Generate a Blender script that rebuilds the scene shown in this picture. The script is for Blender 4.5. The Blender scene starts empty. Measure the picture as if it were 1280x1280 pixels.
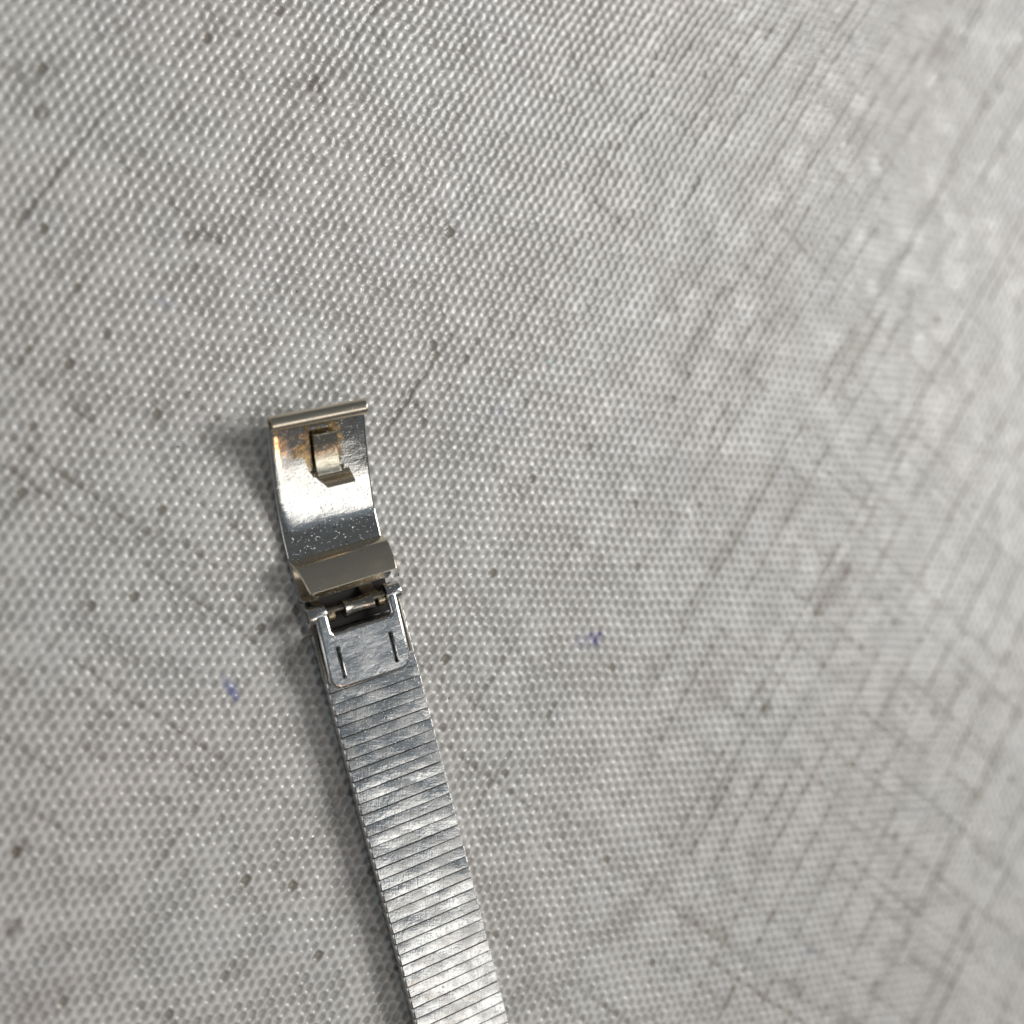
import bpy, bmesh, math, random
import numpy as np
from mathutils import Vector, Matrix

MM = 0.001
sc = bpy.context.scene
col = sc.collection
rng = np.random.default_rng(11)
random.seed(5)

# ------------------------------------------------------------------ camera
TILT = math.radians(26.0)
DIST = 108.0 * MM
cam_d = bpy.data.cameras.new('camera')
cam = bpy.data.objects.new('camera', cam_d)
col.objects.link(cam)
cam.location = (-math.sin(TILT) * DIST, 0.0, math.cos(TILT) * DIST)
cam.rotation_euler = (0.0, -TILT, 0.0)
cam_d.sensor_width = 36.0
cam_d.lens = 36.0 * 1650.0 / 1280.0
cam_d.clip_start = 0.002
cam_d.clip_end = 20.0
cam_d.dof.use_dof = True
cam_d.dof.focus_distance = 0.1022
cam_d.dof.aperture_fstop = 14.8
sc.camera = cam

# ------------------------------------------------------------------ world, lamps, exposure
world = bpy.data.worlds.new('World')
sc.world = world
world.use_nodes = True
bg = world.node_tree.nodes['Background']
bg.inputs[0].default_value = (0.86, 0.94, 1.0, 1.0)
bg.inputs[1].default_value = 0.11


def area(name, loc, target, sx, sy, watts, colour):
    d = bpy.data.lights.new(name, 'AREA')
    d.shape = 'RECTANGLE'
    d.size, d.size_y = sx, sy
    d.energy = watts
    d.color = colour
    o = bpy.data.objects.new(name, d)
    col.objects.link(o)
    o.location = loc
    o.rotation_euler = (Vector(target) - Vector(loc)).to_track_quat('-Z', 'Y').to_euler()
    return o


# the room's ceiling fixture, in front of the table's lower edge
area('ceiling_light', (0.40, -0.52, 1.0), (0, 0, 0), 0.60, 0.30, 0.95, (1.0, 0.985, 0.95))
# pale ceiling overhead, lit from the fixture
area('ceiling_bounce', (0.45, -0.33, 1.25), (0, 0, 0), 0.80, 0.32, 0.13, (0.66, 0.82, 1.0))
# bright desk window to the right
area('window_light', (0.37, 0.10, 0.33), (0.02, 0, 0), 0.22, 0.22, 1.90, (1.0, 0.99, 0.965))
# added fill light on the left: softens the band's shadow, brightens left rims
area('left_fill_light', (-0.95, -0.25, 0.55), (0, 0, 0), 0.60, 0.45, 1.3, (0.96, 0.98, 1.0))
# warm household lamp low in front
area('warm_lamp', (0.24, -0.56, 0.69), (0, 0, 0), 0.03, 0.05, 0.20, (1.0, 0.50, 0.18))

vs = sc.view_settings
vs.view_transform = 'Standard'
vs.look = 'None'
vs.gamma = 1.0
vs.use_curve_mapping = False
vs.exposure = 0.0


# ------------------------------------------------------------------ node helpers
class NT:
    def __init__(self, name):
        self.m = bpy.data.materials.new(name)
        self.m.use_nodes = True
        self.t = self.m.node_tree
        self.b = self.t.nodes['Principled BSDF']

    def n(self, kind, **kw):
        nd = self.t.nodes.new(kind)
        for k, v in kw.items():
            setattr(nd, k, v)
        return nd

    def link(self, a, b):
        self.t.links.new(a, b)

    def val(self, sock, v):
        if hasattr(v, 'is_linked') or isinstance(v, bpy.types.NodeSocket):
            self.link(v, sock)
        else:
            sock.default_value = v

    def pos(self, scale, kind='Object'):
        """object coordinates in millimetres times scale"""
        if kind == 'World':
            src = self.n('ShaderNodeNewGeometry').outputs['Position']
        else:
            src = self.n('ShaderNodeTexCoord').outputs['Object']
        vm = self.n('ShaderNodeVectorMath', operation='MULTIPLY')
        self.link(src, vm.inputs[0])
        vm.inputs[1].default_value = [1000.0 * s for s in scale]
        return vm.outputs[0]

    def noise(self, vec, scale=1.0, detail=3.0, rough=0.55):
        nd = self.n('ShaderNodeTexNoise')
        self.link(vec, nd.inputs['Vector'])
        nd.inputs['Scale'].default_value = scale
        nd.inputs['Detail'].default_value = detail
        nd.inputs['Roughness'].default_value = rough
        return nd.outputs['Fac']

    def ramp(self, fac, lo, hi, a=0.0, b=1.0):
        mr = self.n('ShaderNodeMapRange', interpolation_type='SMOOTHSTEP')
        self.link(fac, mr.inputs['Value'])
        mr.inputs['From Min'].default_value = lo
        mr.inputs['From Max'].default_value = hi
        mr.inputs['To Min'].default_value = a
        mr.inputs['To Max'].default_value = b
        return mr.outputs['Result']

    def math(self, op, a, b=0.0):
        nd = self.n('ShaderNodeMath', operation=op)
        self.val(nd.inputs[0], a)
        self.val(nd.inputs[1], b)
        return nd.outputs[0]

    def mix(self, fac, a, b):
        nd = self.n('ShaderNodeMix', data_type='RGBA')
        self.val(nd.inputs['Factor'], fac)
        self.val(nd.inputs[6], a)
        self.val(nd.inputs[7], b)
        return nd.outputs[2]

    def bump(self, height, dist_mm, strength=1.0, normal=None):
        nd = self.n('ShaderNodeBump')
        self.link(height, nd.inputs['Height'])
        nd.inputs['Distance'].default_value = dist_mm * MM
        nd.inputs['Strength'].default_value = strength
        if normal is not None:
            self.link(normal, nd.inputs['Normal'])
        return nd.outputs[0]


def metal(name, colour, rough=(0.14, 0.34), scratch=1.0, wave=1.0, tarnish=0.0, stain=False, kind='Object', haze=0.14):
    t = NT(name)
    b = t.b
    b.inputs['Metallic'].default_value = 1.0
    grain = t.noise(t.pos((9.0, 0.9, 9.0), kind), 1.0, 4.0, 0.65)
    cross = t.noise(t.pos((1.1, 7.0, 5.0), kind), 1.0, 3.0, 0.6)
    blotch = t.noise(t.pos((0.55, 0.75, 0.6), kind), 1.0, 4.0, 0.6)
    soft = t.noise(t.pos((0.22, 0.30, 0.3), kind), 1.0, 1.5, 0.4)
    specks = t.noise(t.pos((6.5, 6.5, 6.5), kind), 1.0, 2.0, 0.5)
    pits = t.ramp(specks, 0.66, 0.74)
    c = t.mix(t.ramp(blotch, 0.35, 0.7), tuple(colour) + (1,), tuple(x * 0.86 for x in colour) + (1,))
    if tarnish:
        c = t.mix(t.math('MULTIPLY', t.ramp(cross, 0.45, 0.75), tarnish), c, (0.30, 0.25, 0.17, 1))
    r = t.math('ADD', t.ramp(blotch, 0.3, 0.72, rough[0], rough[1]), t.math('MULTIPLY', pits, 0.18 * min(1.0, scratch)))
    r = t.math('ADD', r, t.ramp(grain, 0.55, 0.85, 0.0, haze))
    if stain:
        # yellow-brown tarnish left round the soldered tongue
        obj = t.pos((1, 1, 1), kind)
        sx = t.n('ShaderNodeSeparateXYZ')
        t.link(obj, sx.inputs[0])
        dx = t.math('DIVIDE', t.math('SUBTRACT', sx.outputs[0], 0.35), 2.4)
        dy = t.math('DIVIDE', t.math('SUBTRACT', sx.outputs[1], 18.9), 2.1)
        d2 = t.math('ADD', t.math('MULTIPLY', dx, dx), t.math('MULTIPLY', dy, dy))
        edge = t.math('ADD', t.math('SUBTRACT', 1.0, d2), t.math('MULTIPLY', t.math('SUBTRACT', t.noise(t.pos((1.3, 1.3, 1.3), kind), 1.0, 4.0, 0.6), 0.5), 2.6))
        m = t.ramp(edge, 0.30, 0.46)
        sc_col = t.mix(t.ramp(t.noise(t.pos((1.6, 1.6, 1.6), kind), 1.0, 3.0), 0.4, 0.62), (0.17, 0.13, 0.07, 1), (0.46, 0.34, 0.14, 1))
        c = t.mix(t.math('MULTIPLY', m, 0.85), c, sc_col)
        r = t.math('ADD', r, t.math('MULTIPLY', m, 0.16))
        # dark corrosion freckles
        fr = t.ramp(t.noise(t.pos((3.6, 3.6, 3.6), kind), 1.0, 3.0, 0.6), 0.62, 0.68)
        c = t.mix(t.math('MULTIPLY', fr, 0.6), c, (0.12, 0.11, 0.10, 1))
    t.val(b.inputs['Base Color'], c)
    t.val(b.inputs['Roughness'], r)
    n = t.bump(soft, 0.05 * wave, 1.0)
    n = t.bump(blotch, 0.012 * wave, 1.0, n)
    n = t.bump(grain, 0.006 * scratch, 1.0, n)
    n = t.bump(cross, 0.003 * scratch, 1.0, n)
    n = t.bump(pits, 0.010 * scratch, 1.0, n)
    t.val(b.inputs['Normal'], n)
    return t.m


STEEL = (0.70, 0.69, 0.67)
M_link = metal('scuffed_steel', STEEL, (0.10, 0.30), 2.0, 4.0, 0.0, kind='World')
M_plate = metal('polished_steel', (0.74, 0.73, 0.71), (0.10, 0.26), 1.4, 3.0)
M_leaf = metal('worn_nickel_plate', (0.74, 0.72, 0.68), (0.04, 0.12), 1.0, 1.3, 0.0, stain=True, haze=0.05)
M_flap = metal('nickel_plate', (0.86, 0.76, 0.61), (0.18, 0.25), 0.04, 0.35)
M_dark = metal('tarnished_steel', (0.22, 0.20, 0.17), (0.22, 0.42), 1.2, 0.8, 0.5)
tg = NT('cavity_shade')  # near-black colour painted for the shade inside the hinge cavity
tg.b.inputs['Base Color'].default_value = (0.022, 0.019, 0.016, 1)
tg.b.inputs['Roughness'].default_value = 0.75
M_cavity_shade = tg.m
M_tongue = metal('yellowed_steel', (0.74, 0.68, 0.55), (0.10, 0.24), 1.6, 2.0, 0.4)
M_spool = metal('dull_steel', (0.50, 0.47, 0.42), (0.18, 0.34), 1.0, 1.0, 0.4)
M_brass = metal('worn_brass', (0.62, 0.52, 0.36), (0.18, 0.36), 1.0, 0.8, 0.3)


# ------------------------------------------------------------------ the woven cloth
def build_cloth():
    pu, pv = 0.463, 0.700                       # thread pitches in millimetres
    au, av = math.radians(54.5), math.radians(-36.2)
    eu = np.array([math.cos(au), math.sin(au)])
    ev = np.array([math.cos(av), math.sin(av)])
    M = np.column_stack([eu * pu, ev * pv])
    Mi = np.linalg.inv(M)

    def near(X, Y):
        """the part the lens sees, with a margin"""
        return (X > -45.0) & (X < 64.0) & (np.abs(Y) < 41.5 + (X + 45.0) * 19.0 / 110.0)

    def lattice(NU, NV, box, mask):
        """grid aligned with the yarns, NU x NV samples per crossing, faces kept where mask is true"""
        st = np.array([(box[0], box[2]), (box[0], box[3]), (box[1], box[2]), (box[1], box[3])]) @ Mi.T
        s0, t0 = np.floor(st.min(0)).astype(int) - 1
        s1, t1 = np.ceil(st.max(0)).astype(int) + 1
        S, T = np.meshgrid(np.linspace(s0, s1, (s1 - s0) * NU + 1), np.linspace(t0, t1, (t1 - t0) * NV + 1), indexing='ij')
        X = S * M[0, 0] + T * M[0, 1]
        Y = S * M[1, 0] + T * M[1, 1]
        keep = mask(X, Y) & (X > box[0]) & (X < box[1]) & (Y > box[2]) & (Y < box[3])
        fk = keep[:-1, :-1] & keep[1:, :-1] & keep[1:, 1:] & keep[:-1, 1:]
        used = np.zeros_like(keep)
        for a in (slice(None, -1), slice(1, None)):
            for b in (slice(None, -1), slice(1, None)):
                used[a, b] |= fk
        idx = np.full(keep.shape, -1, np.int64)
        idx[used] = np.arange(int(used.sum()))
        I, J = np.nonzero(fk)
        f = np.column_stack([idx[I, J], idx[I, J + 1], idx[I + 1, J + 1], idx[I + 1, J]])
        return S[used], T[used], X[used], Y[used], f

    A = lattice(5, 6, (-45.0, 64.0, -61.0, 61.0), near)
    B = lattice(2, 2, (-84.0, 104.0, -88.0, 88.0), lambda X, Y: ~near(X, Y) | ~near(X * 1.012 - 0.1, Y * 1.012))
    s, t, x, y = [np.concatenate([a, b]) for a, b in zip(A[:4], B[:4])]
    faces = np.concatenate([A[4], B[4] + len(A[0])])
    nverts = len(s)
    drop = np.concatenate([np.zeros(len(A[0])), np.full(len(B[0]), 0.03)])

    def sm(e0, e1, v):
        q = np.clip((v - e0) / (e1 - e0), 0, 1)
        return q * q * (3 - 2 * q)

    def vnoise(px, py, seed):
        r = np.random.default_rng(seed).random((256, 256))
        ix, iy = np.floor(px).astype(int), np.floor(py).astype(int)
        fx, fy = px - ix, py - iy
        fx, fy = fx * fx * (3 - 2 * fx), fy * fy * (3 - 2 * fy)
        g = lambda a, b: r[a % 256, b % 256]
        return (g(ix, iy) * (1 - fx) + g(ix + 1, iy) * fx) * (1 - fy) + (g(ix, iy + 1) * (1 - fx) + g(ix + 1, iy + 1) * fx) * fy - 0.5

    # threads never lie perfectly straight
    s = s + 0.55 * vnoise(x / 6.0 + 40, y / 6.0 + 40, 1) + 0.40 * vnoise(s / 2.2 + 500, t / 1.4 + 500, 2)
    t = t + 0.45 * vnoise(x / 6.5 + 70, y / 6.5 + 70, 3) + 0.30 * vnoise(s / 1.8 + 300, t / 2.2 + 300, 4)
    # nearest gap between the raised yarns: every second crossing, staggered row by row
    cj = np.round(t).astype(int)
    par = (cj + 1) % 2
    ci = (2 * np.round((s - par) / 2) + par).astype(int)
    ds, dt = s - ci, t - cj
    cell = np.random.default_rng(8).normal(0, 1, (512, 512))[ci % 512, cj % 512]
    # slubs: each yarn is thinner or thicker along its length
    yu = np.random.default_rng(21)
    base_u = np.abs(yu.normal(0, 1, 1024)) ** 2.2 * 0.03 + (yu.random(1024) < 0.16) * yu.uniform(0.05, 0.17, 1024)
    base_v = np.abs(yu.normal(0, 1, 1024)) ** 2.2 * 0.025 + (yu.random(1024) < 0.14) * yu.uniform(0.04, 0.15, 1024)
    iv = np.round(s).astype(int)
    mod_u = 0.35 + 2.4 * np.clip(vnoise(s / 13.0 + 200, cj * 7.31 + 200, 5) + 0.22, 0, 1)
    mod_v = 0.35 + 2.4 * np.clip(vnoise(t / 9.0 + 200, iv * 5.77 + 200, 6) + 0.18, 0, 1)
    lu, lv = base_u[cj % 1024] * mod_u, base_v[iv % 1024] * mod_v
    thin = np.random.default_rng(77)
    right = sm(2.0, 26.0, x)
    for j0, a, b in THIN_U + [(int(q + thin.integers(-2, 3)), -60, 160) for q in range(-40, 96, 5)]:   # long thin places, yarn by yarn
        k = np.nonzero(cj == j0)[0]
        w = sm(a - 3, a + 3, s[k]) * (1 - sm(b - 3, b + 3, s[k])) * (0.40 + 0.40 * vnoise(s[k] / 6.0 + 99, cj[k] * 3.3 + 99, 15))
        lu[k] = np.maximum(lu[k], w if a > -60 else w * right[k] * 0.85)
    for i0, a, b in THIN_V + [(int(q + thin.integers(-3, 4)), -40, 130) for q in range(-100, 150, 9)]:
        k = np.nonzero(iv == i0)[0]
        w = sm(a - 2, a + 2, t[k]) * (1 - sm(b - 2, b + 2, t[k])) * (0.36 + 0.40 * vnoise(t[k] / 5.0 + 99, iv[k] * 3.3 + 99, 16))
        lv[k] = np.maximum(lv[k], w if a > -40 else w * right[k] * 0.75)
    big = np.clip(cell - 2.5, 0, 0.6) * 1.0 * np.exp(-(ds / 0.9) ** 2 - (dt / 0.55) ** 2)
    slub = np.clip(big + lu * np.exp(-(dt / 0.42) ** 2) + lv * np.exp(-((s - iv) / 0.5) ** 2), 0, 0.9)
    clump = vnoise(x / 1.9 + 90, y / 1.9 + 90, 9)
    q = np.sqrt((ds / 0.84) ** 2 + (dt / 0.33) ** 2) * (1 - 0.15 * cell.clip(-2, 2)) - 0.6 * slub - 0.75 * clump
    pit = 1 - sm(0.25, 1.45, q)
    knot = sm(0.45, 1.0, np.abs(ds)) * (0.6 + 0.4 * np.cos(2 * np.pi * dt))
    ridge = 0.5 - 0.5 * np.cos(2 * np.pi * dt)
    z = 0.050 * knot * (1.0 + 0.6 * cell.clip(-1.5, 1.5)) - 0.078 * pit + 0.046 * ridge * (1 - 0.6 * pit) - 0.03 * slub
    z += 0.020 * vnoise(s * 2.3 + 900, t * 2.3 + 900, 10)
    z += 0.30 * vnoise(x / 17.0 + 30, y / 17.0 + 30, 12) + 0.05 * vnoise(x / 5.0 + 60, y / 5.0 + 60, 13)
    z -= 0.12 + drop                                   # knots at about z = 0
    # keep the cloth level where the bracelet lies on it
    # cloth colours: off-white ridges, darker grey-beige towards the pits, darker slubs
    ridge_rgb = np.array([0.675, 0.658, 0.630])
    pit_rgb = np.array([0.435, 0.420, 0.396])
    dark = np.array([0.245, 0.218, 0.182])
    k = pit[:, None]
    rgb = ridge_rgb * (1 - k) + pit_rgb * k
    sl = (sm(0.03, 0.55, slub * (1 + 0.25 * cell)) * (0.55 + 0.45 * pit))[:, None] * 0.80
    rgb = rgb * (1 - sl) + dark * sl
    # broad dye unevenness
    w1 = vnoise(x / 9 + 15, y / 9 + 15, 31)[:, None]
    w2 = vnoise(x / 4 + 25, y / 4 + 25, 32)[:, None]
    rgb = rgb * (1 + w1 * np.array([0.0, 0.03, 0.01]) + w2 * np.array([0.045, 0.02, 0.0]))
    # soiled patches and ink marks: (x mm, y mm, radius x, radius y, angle, colour, strength)
    marks = [
        (INK[0][0] + 0.02, INK[0][1] - 0.12, 0.52, 0.28, 78, (0.035, 0.03, 0.22), 1.0), (INK[0][0] - 0.38, INK[0][1] + 0.42, 0.25, 0.25, 0, (0.03, 0.025, 0.18), 1.0),
        (INK[0][0] + 0.42, INK[0][1] + 0.46, 0.28, 0.25, 0, (0.03, 0.025, 0.18), 1.0),
        (INK[0][0], INK[0][1] + 0.1, 0.8, 0.7, 0, (0.36, 0.34, 0.52), 0.30), (INK[0][0] - 0.9, INK[0][1] - 0.1, 1.4, 0.8, 20, (0.34, 0.33, 0.46), 0.35),
        (INK[1][0], INK[1][1], 0.95, 0.32, -55, (0.12, 0.14, 0.42), 0.65), (INK[1][0] - 0.2, INK[1][1] + 0.5, 1.2, 0.5, -55, (0.30, 0.32, 0.48), 0.5),
        (INK[2][0], INK[2][1], 0.8, 0.4, 0, (0.34, 0.34, 0.46), 0.3), (INK[3][0], INK[3][1], 0.9, 0.5, 30, (0.36, 0.38, 0.50), 0.25),
        (INK[4][0], INK[4][1], 0.35, 0.25, 0, (0.10, 0.32, 0.27), 0.5), (INK[5][0], INK[5][1], 0.7, 0.6, 0, (0.30, 0.40, 0.35), 0.4),
        (INK[6][0], INK[6][1], 0.6, 0.45, 0, (0.32, 0.37, 0.46), 0.5),
    ]
    for (mx, my) in SOIL:
        marks.append((mx, my, 0.95, 0.65, 54, (0.20, 0.165, 0.13), 0.62))
    for (mx, my) in HAZY:
        marks.append((mx, my, 3.0, 1.6, 40, (0.33, 0.28, 0.24), 0.34))
    for mx, my, ra, rb, an, cc, stg in marks:
        ca, sa = math.cos(math.radians(an)), math.sin(math.radians(an))
        dx, dy = x - mx, y - my
        q = np.sqrt(((dx * ca + dy * sa) / ra) ** 2 + ((-dx * sa + dy * ca) / rb) ** 2)
        q = q + 0.5 * vnoise(x * 2.4 + 11, y * 2.4 + 11, 40)
        m = (1 - sm(0.45, 1.15, q))[:, None] * stg
        rgb = rgb * (1 - m) + np.array(cc) * m
    # outer, plain continuation of the cloth a little lower, under the fine part
    n0 = nverts
    ring = [(-330, -330), (330, -330), (330, 330), (-330, 330)]
    co = np.concatenate([np.column_stack([x, y, z]), np.array([(a, b, -0.75) for a, b in ring])]) * MM
    rgb = np.concatenate([rgb, np.tile(np.array([[0.44, 0.435, 0.42]]), (4, 1))])
    fl = np.concatenate([faces, np.array([[n0, n0 + 1, n0 + 2, n0 + 3]])])
    me = bpy.data.meshes.new('tablecloth')
    me.vertices.add(len(co))
    me.vertices.foreach_set('co', co.astype(np.float32).ravel())
    me.loops.add(fl.size)
    me.loops.foreach_set('vertex_index', fl.astype(np.int32).ravel())
    me.polygons.add(len(fl))
    me.polygons.foreach_set('loop_start', np.arange(0, fl.size, 4, dtype=np.int32))
    me.polygons.foreach_set('use_smooth', np.ones(len(fl), bool))
    me.update(calc_edges=True)
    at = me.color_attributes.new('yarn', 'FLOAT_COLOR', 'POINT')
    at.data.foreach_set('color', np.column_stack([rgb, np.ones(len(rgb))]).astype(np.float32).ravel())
    t = NT('coated_weave')
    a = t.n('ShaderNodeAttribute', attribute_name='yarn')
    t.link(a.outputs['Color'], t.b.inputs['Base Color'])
    fib = t.noise(t.pos((7.0, 7.0, 7.0)), 1.0, 3.0, 0.6)
    t.val(t.b.inputs['Roughness'], t.ramp(fib, 0.3, 0.7, 0.12, 0.38))
    t.b.inputs['Specular IOR Level'].default_value = 0.75
    t.val(t.b.inputs['Normal'], t.bump(fib, 0.018, 1.0))
    me.materials.append(t.m)
    o = bpy.data.objects.new('tablecloth', me)
    col.objects.link(o)
    o['kind'] = 'structure'
    o['label'] = 'off-white coarsely woven coated cloth with grey slubs under the bracelet'
    return o


THIN_U = [(-14, 56.6, 76.7), (-14, 87.4, 102.0), (-3, 66.1, 118.7), (16, 131.8, 148.5), (12, 67.1, 128.4), (22, 74.5, 93.3), (17, 35.7, 71.1), (42, 71.9, 99.9), (38, 56.2, 76.6), (-46, 34.7, 56.6),
          (-53, -29.4, -11.2), (-61, -14.5, 11.9), (45, -29.4, -11.0), (45, 20.5, 38.0), (53, -17.6, 0.4), (83, -12.7, 5.2), (-18, -3.3, 17.3), (4, 84, 126), (-8, 80, 108), (28, 92, 122), (8, 40, 62), (30, 60, 84)]
THIN_V = [(37, 52.5, 84.6), (14, 56.7, 74.5), (-6, 59.7, 69.3), (7, 85.5, 98.7), (56, -14.3, -3.7), (93, 17.7, 23.0), (80, 7.4, 15.1), (-20, 84.7, 94.9), (110, -8.2, -2.1), (-84, -27.2, -20.5), (-15, 72.2, 81.6), (26, 60, 80), (48, 30, 44)]
INK = [(7.9, -10.8), (-23.0, -13.4), (-28.2, 15.2), (-1.1, 8.3), (3.5, 12.5), (33.0, -24.5), (30.7, -40.5)]
SOIL = [(-36.5, 27.9), (-16.6, 32.7), (31.4, -9.0), (34.9, -5.6), (-26.0, 20.1), (-38.3, -28.8), (-37.9, -23.3), (25.7, -17.7)]
HAZY = [(33.0, -7.4), (36.8, 16.6), (20.5, -14.9), (-36.1, -34.1), (46.8, 45.2), (10.6, -34.8), (29.3, 1.5), (53.1, 13.5)]
cloth = build_cloth()

# ------------------------------------------------------------------ mesh helpers (millimetres in the bracelet's own frame)
def finish(bm, name, mat, parent, bevel=0.0, seg=2, angle=35, keep=lambda e: False):
    bmesh.ops.recalc_face_normals(bm, faces=bm.faces)
    if bevel:
        es = [e for e in bm.edges if len(e.link_faces) == 2 and e.calc_face_angle(0) > math.radians(angle) and not keep(e)]
        bmesh.ops.bevel(bm, geom=es, offset=bevel, segments=seg, profile=0.6, affect='EDGES', clamp_overlap=True)
    for f in bm.faces:
        f.smooth = True
    me = bpy.data.meshes.new(name)
    bmesh.ops.scale(bm, vec=(MM, MM, MM), verts=bm.verts)
    bm.to_mesh(me)
    bm.free()
    me.set_sharp_from_angle(angle=math.radians(48))
    me.materials.append(mat)
    o = bpy.data.objects.new(name, me)
    col.objects.link(o)
    o.parent = parent
    wn = o.modifiers.new('flat_faces', 'WEIGHTED_NORMAL')
    wn.keep_sharp = True
    wn.weight = 100
    return o


def smooth_curve(pts, n):
    """Catmull-Rom through (y, z) points"""
    P = [pts[0]] + list(pts) + [pts[-1]]
    out = []
    segs = len(pts) - 1
    for i in range(segs):
        p0, p1, p2, p3 = [Vector(P[i + k]) for k in range(4)]
        for k in range(n):
            u = k / n
            out.append(0.5 * ((2 * p1) + (p2 - p0) * u + (2 * p0 - 5 * p1 + 4 * p2 - p3) * u * u + (3 * p1 - p0 - 3 * p2 + p3) * u ** 3))
    out.append(Vector(pts[-1]))
    return out


def sheet(profile, xl, xr, thick, nx=6):
    """a bent metal sheet: profile in (y, z), side limits per station, thickness below"""
    bm = bmesh.new()
    n = len(profile)
    XS = [0.0, 0.02, 0.045, 0.07] + [0.1 + 0.8 * q / (nx - 1) for q in range(nx)] + [0.955, 0.98, 1.0]
    nx = len(XS) - 1
    rows = []
    for i, p in enumerate(profile):
        a, b = profile[max(i - 1, 0)], profile[min(i + 1, n - 1)]
        tg = (b - a).normalized()
        nm = Vector((-tg.y, tg.x))
        u = i / (n - 1)
        l, r = xl(u), xr(u)
        top, bot = [], []
        for k in range(nx + 1):
            x = l + (r - l) * XS[k]
            top.append(bm.verts.new((x, p.x, p.y)))
            q = p - nm * thick
            bot.append(bm.verts.new((x, q.x, q.y)))
        rows.append((top, bot))
    for i in range(n - 1):
        (t0, b0), (t1, b1) = rows[i], rows[i + 1]
        for k in range(nx):
            bm.faces.new((t0[k], t0[k + 1], t1[k + 1], t1[k]))
            bm.faces.new((b0[k], b1[k], b1[k + 1], b0[k + 1]))
        bm.faces.new((t0[0], t1[0], b1[0], b0[0]))
        bm.faces.new((t0[nx], b0[nx], b1[nx], t1[nx]))
    for (t, b) in (rows[0], rows[-1]):
        for k in range(nx):
            bm.faces.new((t[k], b[k], b[k + 1], t[k + 1]))
    return bm


def twist(bm):
    """the sprung leaf is bent slightly sideways towards its lip"""
    for v in bm.verts:
        k = v.co.y - 11.0
        if k > 0:
            x = v.co.x
            v.co.x += 0.040 * k
            v.co.y -= 0.045 * x * min(1.0, k / 8.0)
    return bm


def tube(xs, rs, cy, cz, seg=24, inner=0.0):
    """a turned piece along x: stations xs with radii rs"""
    bm = bmesh.new()
    rings = []
    for x, r in zip(xs, rs):
        rings.append([bm.verts.new((x, cy + r * math.cos(2 * math.pi * k / seg), cz + r * math.sin(2 * math.pi * k / seg))) for k in range(seg)])
    for a, b in zip(rings, rings[1:]):
        for k in range(seg):
            bm.faces.new((a[k], a[(k + 1) % seg], b[(k + 1) % seg], b[k]))
    if inner:
        ins = []
        for x in (xs[0], xs[-1]):
            ins.append([bm.verts.new((x, cy + inner * math.cos(2 * math.pi * k / seg), cz + inner * math.sin(2 * math.pi * k / seg))) for k in range(seg)])
        for k in range(seg):
            k2 = (k + 1) % seg
            bm.faces.new((ins[0][k], ins[1][k], ins[1][k2], ins[0][k2]))
            bm.faces.new((rings[0][k], ins[0][k], ins[0][k2], rings[0][k2]))
            bm.faces.new((rings[-1][k], rings[-1][k2], ins[1][k2], ins[1][k]))
    else:
        bm.faces.new(rings[0][::-1])
        bm.faces.new(rings[-1])
    return bm


def arc(cx, cy, r, a0, a1, n=8):
    return [(cx + r * math.cos(math.radians(a0 + (a1 - a0) * k / n)), cy + r * math.sin(math.radians(a0 + (a1 - a0) * k / n))) for k in range(n + 1)]


def rrect(x0, y0, x1, y1, r, n=5):
    return arc(x1 - r, y0 + r, r, -90, 0, n) + arc(x1 - r, y1 - r, r, 0, 90, n) + arc(x0 + r, y1 - r, r, 90, 180, n) + arc(x0 + r, y0 + r, r, 180, 270, n)


def inset(pts, d):
    """closed outline moved inward (counter-clockwise outline) by d"""
    n, res = len(pts), []
    for k in range(n):
        a, b, c = Vector(pts[k - 1]), Vector(pts[k]), Vector(pts[(k + 1) % n])
        e1, e2 = (b - a).normalized(), (c - b).normalized()
        n1, n2 = Vector((-e1.y, e1.x)), Vector((-e2.y, e2.x))
        m = (n1 + n2).normalized()
        res.append(b + m * (d / max(0.35, m.dot(n1))))
    return res


def plate(outline, holes, z0, z1, round_r):
    """flat plate with a rounded upper rim and cut-through holes"""
    bm = bmesh.new()
    steps = [(0.0, z0), (0.0, z1 - round_r)] + [(round_r * (1 - math.cos(math.radians(a))), z1 - round_r * (1 - math.sin(math.radians(a)))) for a in (22.5, 45, 67.5, 90)]
    loops = [[bm.verts.new((p[0], p[1], z)) for p in inset(outline, d)] for d, z in steps]
    for a, b in zip(loops, loops[1:]):
        for k in range(len(a)):
            k2 = (k + 1) % len(a)
            bm.faces.new((a[k], a[k2], b[k2], b[k]))
    top, bot = [loops[-1]], [loops[0]]
    for h in holes:
        # a small eased edge at the top of the hole
        ht = [bm.verts.new((p[0], p[1], z1)) for p in inset(h, -0.05)]
        hm = [bm.verts.new((p[0], p[1], z1 - 0.05)) for p in h]
        hb = [bm.verts.new((p[0], p[1], z0)) for p in h]
        for a, b in ((ht, hm), (hm, hb)):
            for k in range(len(a)):
                k2 = (k + 1) % len(a)
                bm.faces.new((a[k], b[k], b[k2], a[k2]))
        top.append(ht)
        bot.append(hb)
    bm.edges.index_update()
    for ring_set in (top, bot):
        es = []
        for ring in ring_set:
            for k in range(len(ring)):
                es.append(bm.edges.get((ring[k], ring[(k + 1) % len(ring)])))
        bmesh.ops.triangle_fill(bm, use_beauty=True, use_dissolve=False, edges=es)
    return bm


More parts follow.
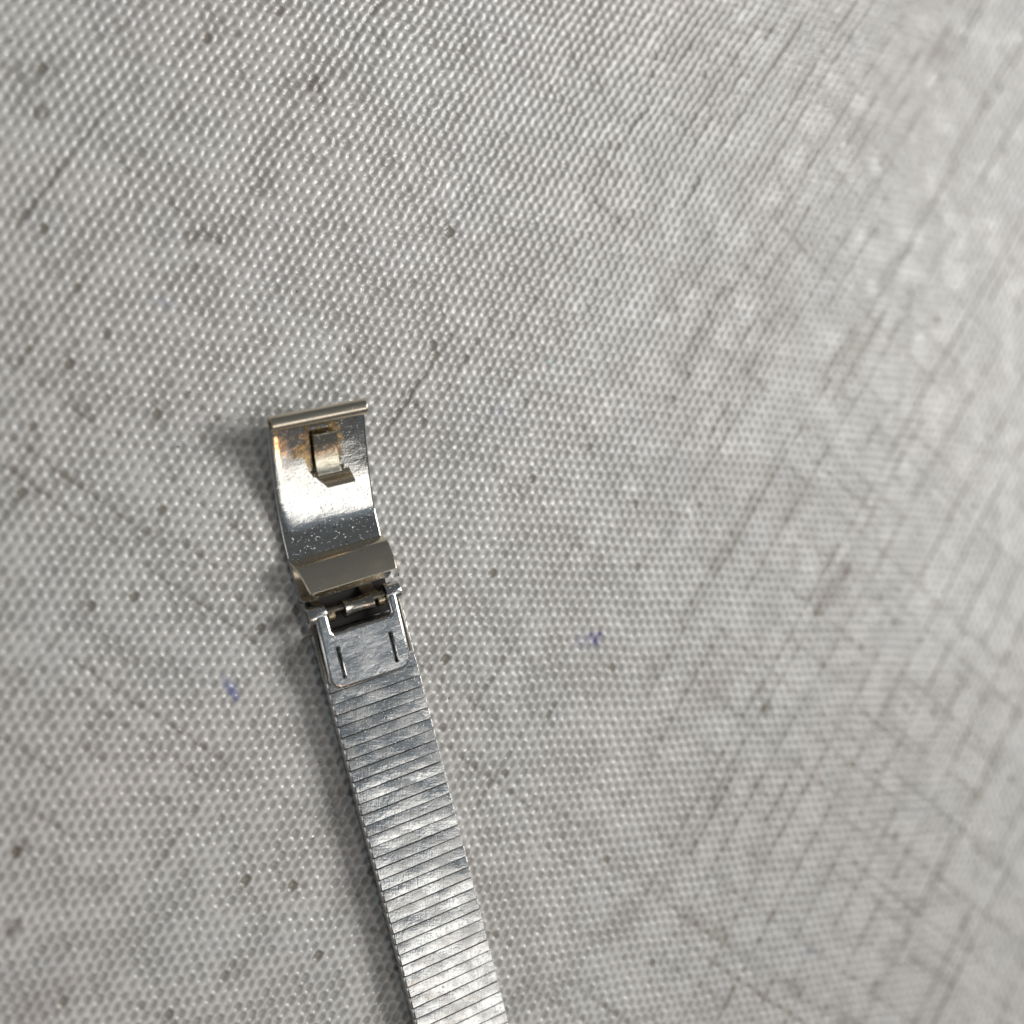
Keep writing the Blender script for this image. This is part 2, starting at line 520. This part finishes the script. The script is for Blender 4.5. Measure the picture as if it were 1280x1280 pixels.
# ------------------------------------------------------------------ the bracelet
root = bpy.data.objects.new('watch_bracelet', None)
root.empty_display_size = 0.004
col.objects.link(root)
root.location = (-12.46 * MM, -13.42 * MM, 0.0)
root.rotation_euler = (0, 0, math.radians(15.1))
root['label'] = 'slim silver steel watch bracelet with its clasp folded open on the woven cloth'
root['category'] = 'watch bracelet'

# --- links: one mesh shared by all
PITCH, GAP = 0.885, 0.046
TOP, HW = 1.92, 3.70


def link_mesh():
    bm = bmesh.new()
    h = (PITCH - GAP) / 2
    # cross-section in x/z: chamfered top shell over a slightly narrower spring box
    prof = [(-3.50, 0.22), (-3.58, 0.30), (-3.58, 1.02), (-3.50, 1.08), (-3.50, 1.16), (-HW, 1.22), (-HW, TOP - 0.17), (-HW + 0.05, TOP - 0.06), (-HW + 0.17, TOP - 0.01), (-1.8, TOP + 0.012), (0, TOP + 0.018)]
    prof = prof + [(1.8, TOP + 0.012), (HW - 0.05, TOP - 0.008), (HW, TOP - 0.05), (HW, 1.22)] + [(-x, z) for x, z in prof[4::-1]]
    a = [bm.verts.new((x, -h, z)) for x, z in prof]
    b = [bm.verts.new((x, h, z)) for x, z in prof]
    n = len(prof)
    for k in range(n):
        k2 = (k + 1) % n
        bm.faces.new((a[k], a[k2], b[k2], b[k]))
    bm.faces.new(a[::-1])
    bm.faces.new(b)
    bmesh.ops.recalc_face_normals(bm, faces=bm.faces)
    es = [e for e in bm.edges if abs(abs(e.verts[0].co.y) - h) < 1e-5 and abs(e.verts[0].co.y - e.verts[1].co.y) < 1e-5
          and e.verts[0].co.z > 1.2 and e.verts[1].co.z > 1.2]
    bmesh.ops.bevel(bm, geom=es, offset=0.025, segments=1, affect='EDGES')
    return bm


first = finish(link_mesh(), 'link', M_link, root)
ys = []
y = 4.70
while y > -37.0:
    ys.append(y)
    y -= PITCH
for i, y in enumerate(ys):
    o = first
    if i:
        o = first.copy()
        col.objects.link(o)
        o.parent = root
    o.location = (random.gauss(0, 0.004) * MM, y * MM, random.gauss(0, 0.003) * MM)
    o.rotation_euler = (math.radians(random.gauss(0, 0.16)), math.radians(random.gauss(0, 0.12)), math.radians(random.gauss(0, 0.12)))

# --- end plate with its U cut-out, two slots and rolled arms
out = (arc(-2.55, 1.85, 1.0, 180, 270) + arc(2.20, 1.75, 1.0, 270, 360)
       + [(3.22, 6.75), (2.47, 6.75)] + arc(2.20, 5.40, 0.25, 0, -90, 5) + arc(-2.17, 5.40, 0.25, 270, 180, 5) + [(-2.44, 6.75), (-3.40, 6.75), (-3.52, 3.0)])
slotL = rrect(-2.47, 1.60, -2.17, 4.06, 0.12, 3)
slotR = rrect(1.84, 1.48, 2.14, 3.90, 0.12, 3)
bm = plate(out, [slotL, slotR], 2.02, 2.38, 0.25)
for v in bm.verts:                              # the plate rides up towards the hinge
    v.co.z += 0.040 * (v.co.y - 0.85)
end_plate = finish(bm, 'end_plate', M_plate, root)
end_plate.modifiers.clear()
for p in end_plate.data.polygons:
    if p.normal.z > 0.9985:
        p.use_smooth = False
# rolled ends of the arms, wrapped round the hinge pin
for x0, x1 in ((-3.86, -2.46), (2.50, 3.66)):
    bm = tube([x0, x1], [0.74, 0.74], 6.75, 1.84, 28, 0.50)
    finish(bm, 'arm_loop', M_plate, end_plate, 0.05, 2)
# narrow side walls that grip the last links
for x in (-3.66, 3.40):
    prof = [Vector((p, 0.0)) for p in (1.7, 3.2, 4.8, 6.3)]
    bm = bmesh.new()
    bmesh.ops.create_cube(bm, size=1.0, matrix=Matrix.Translation((x, 4.1, 2.02)) @ Matrix.Diagonal((0.20, 4.4, 0.22, 1)))
    finish(bm, 'side_rail', M_dark, end_plate, 0.05, 2)

# --- hinge
bm = tube([-3.55, -3.5, 3.45, 3.5], [0.26, 0.31, 0.31, 0.26], 6.75, 1.84, 20)
finish(bm, 'hinge_pin', M_dark, root)
for x0 in (-2.28, 1.82):
    bm = tube([x0, x0 + 0.05, x0 + 0.50, x0 + 0.55], [0.52, 0.58, 0.58, 0.52], 6.45, 1.62, 24, 0.2)
    finish(bm, 'hinge_washer', M_brass, root)
xs = [-0.95 + 2.35 * k / 16 for k in range(17)]
rs = [0.60 + 0.14 * (abs(2 * k / 16 - 1) ** 2.2) for k in range(17)]
bm = tube(xs, rs, 6.55, 1.75, 28)
finish(bm, 'hinge_spool', M_spool, root, 0.04, 2)
# added black block behind the cut-out, stands in for the cavity's shade
bm = bmesh.new()
bmesh.ops.create_cube(bm, size=1.0, matrix=Matrix.Translation((0, 6.65, 0.42)) @ Matrix.Diagonal((6.6, 2.9, 0.5, 1)))
finish(bm, 'hinge_shade_block', M_cavity_shade, root, 0.08, 2)

# --- clasp leaf: a curved plate rising to a rolled lip
prof = smooth_curve([(7.75, 0.95), (8.4, 0.70), (9.6, 0.60), (11.2, 0.58), (12.4, 0.52), (13.6, 0.58), (16.0, 1.08), (18.3, 1.80), (19.9, 2.40), (21.0, 2.86)], 6)
# the lip: rolls up and back over
cy, cz, r = 21.15, 3.24, 0.42
lip = [Vector((cy + r * math.cos(math.radians(a)), cz + r * math.sin(math.radians(a)))) for a in range(-75, 216, 15)]
leaf_bm = sheet(prof, lambda u: -3.72 + (0.35 * max(0, 0.06 - u) / 0.06) ** 1.0, lambda u: 3.86 - (0.35 * max(0, 0.06 - u) / 0.06), 0.34, 8)
for v in leaf_bm.verts:                         # left edge of the leaf rolled slightly down, shaped to catch the warm glint
    if v.co.x < -3.0 and v.co.y > 11.0:
        v.co.z -= 0.09 * ((-3.0 - v.co.x) / 0.7) ** 2
leaf = finish(twist(leaf_bm), 'clasp_leaf', M_leaf, root, 0.07, 2)
lip_bm = sheet([prof[-2] + Vector((0, 0.004)), prof[-1] + Vector((0.0, 0.004))] + lip, lambda u: -3.66, lambda u: 3.80, 0.20, 2)
finish(twist(lip_bm), 'rolled_lip', M_flap, leaf, 0.04, 2, 50)

# catch tongue inside the leaf, with its turned-up flange
tp = smooth_curve([(19.75, 3.06), (19.2, 2.74), (18.5, 2.42), (17.8, 2.18), (17.2, 2.04), (16.75, 1.98)], 6)[::-1]
tongue = finish(twist(sheet(tp, lambda u: -0.55, lambda u: 1.35, 0.20, 4)), 'catch_tongue', M_tongue, leaf, 0.05, 2)
fp = smooth_curve([(15.85, 2.74), (16.25, 2.42), (16.55, 2.10), (16.9, 1.90)], 5)
finish(twist(sheet(fp, lambda u: -0.15 - 0.62 * u, lambda u: 2.05, 0.20, 4)), 'catch_flange', M_flap, tongue, 0.05, 2)

# raised flap folded over the leaf above the hinge
fl = smooth_curve([(8.42, 2.60), (9.3, 2.36), (10.2, 2.02), (10.62, 1.74), (10.86, 1.30), (11.05, 0.72)], 6)
flap = finish(sheet(fl, lambda u: -3.28 - 0.50 * min(1, u / 0.55), lambda u: 3.74 + 0.12 * min(1, u * 5) - 0.0 * u, 0.26, 6), 'folded_flap', M_flap, leaf, 0.08, 3)
# knuckle that ties the leaf to the pin
kn = smooth_curve([(8.3, 0.52), (7.5, 0.80), (7.1, 1.30), (7.0, 1.75), (6.8, 2.10)], 5)
finish(sheet(kn, lambda u: 0.95, lambda u: 2.05, 0.20, 3), 'hinge_strap', M_dark, leaf, 0.05, 2)
finish(sheet(kn, lambda u: -3.0, lambda u: -2.35, 0.20, 3), 'hinge_strap', M_dark, leaf, 0.05, 2)

# ------------------------------------------------------------------ dust specks on the cloth
bm = bmesh.new()
spots = [(-27.7, 25.3), (14.0, -11.1), (-18.2, 16.7), (-9.1, 14.2), (-3.2, -22.7), (15.5, -29.0), (9.4, -32.5), (-0.6, -24.8), (-38.4, 32.5)]
for k in range(26):
    spots.append((random.uniform(-34, 30), random.uniform(-36, 36)))
for (x, y) in spots:
    s = random.uniform(0.06, 0.12)
    mt = Matrix.Translation((x, y, random.uniform(0.02, 0.2))) @ Matrix.Rotation(random.uniform(0, 6.3), 4, 'Z') @ Matrix.Diagonal((s * random.uniform(0.8, 2.2), s, s * 0.7, 1))
    bmesh.ops.create_icosphere(bm, subdivisions=1, radius=0.6, matrix=mt)
td = NT('dust')
td.b.inputs['Base Color'].default_value = (0.03, 0.028, 0.025, 1)
td.b.inputs['Roughness'].default_value = 0.9
d = finish(bm, 'dust_specks', td.m, None)
d['kind'] = 'stuff'
d['label'] = 'tiny dark dust specks scattered on the cloth'
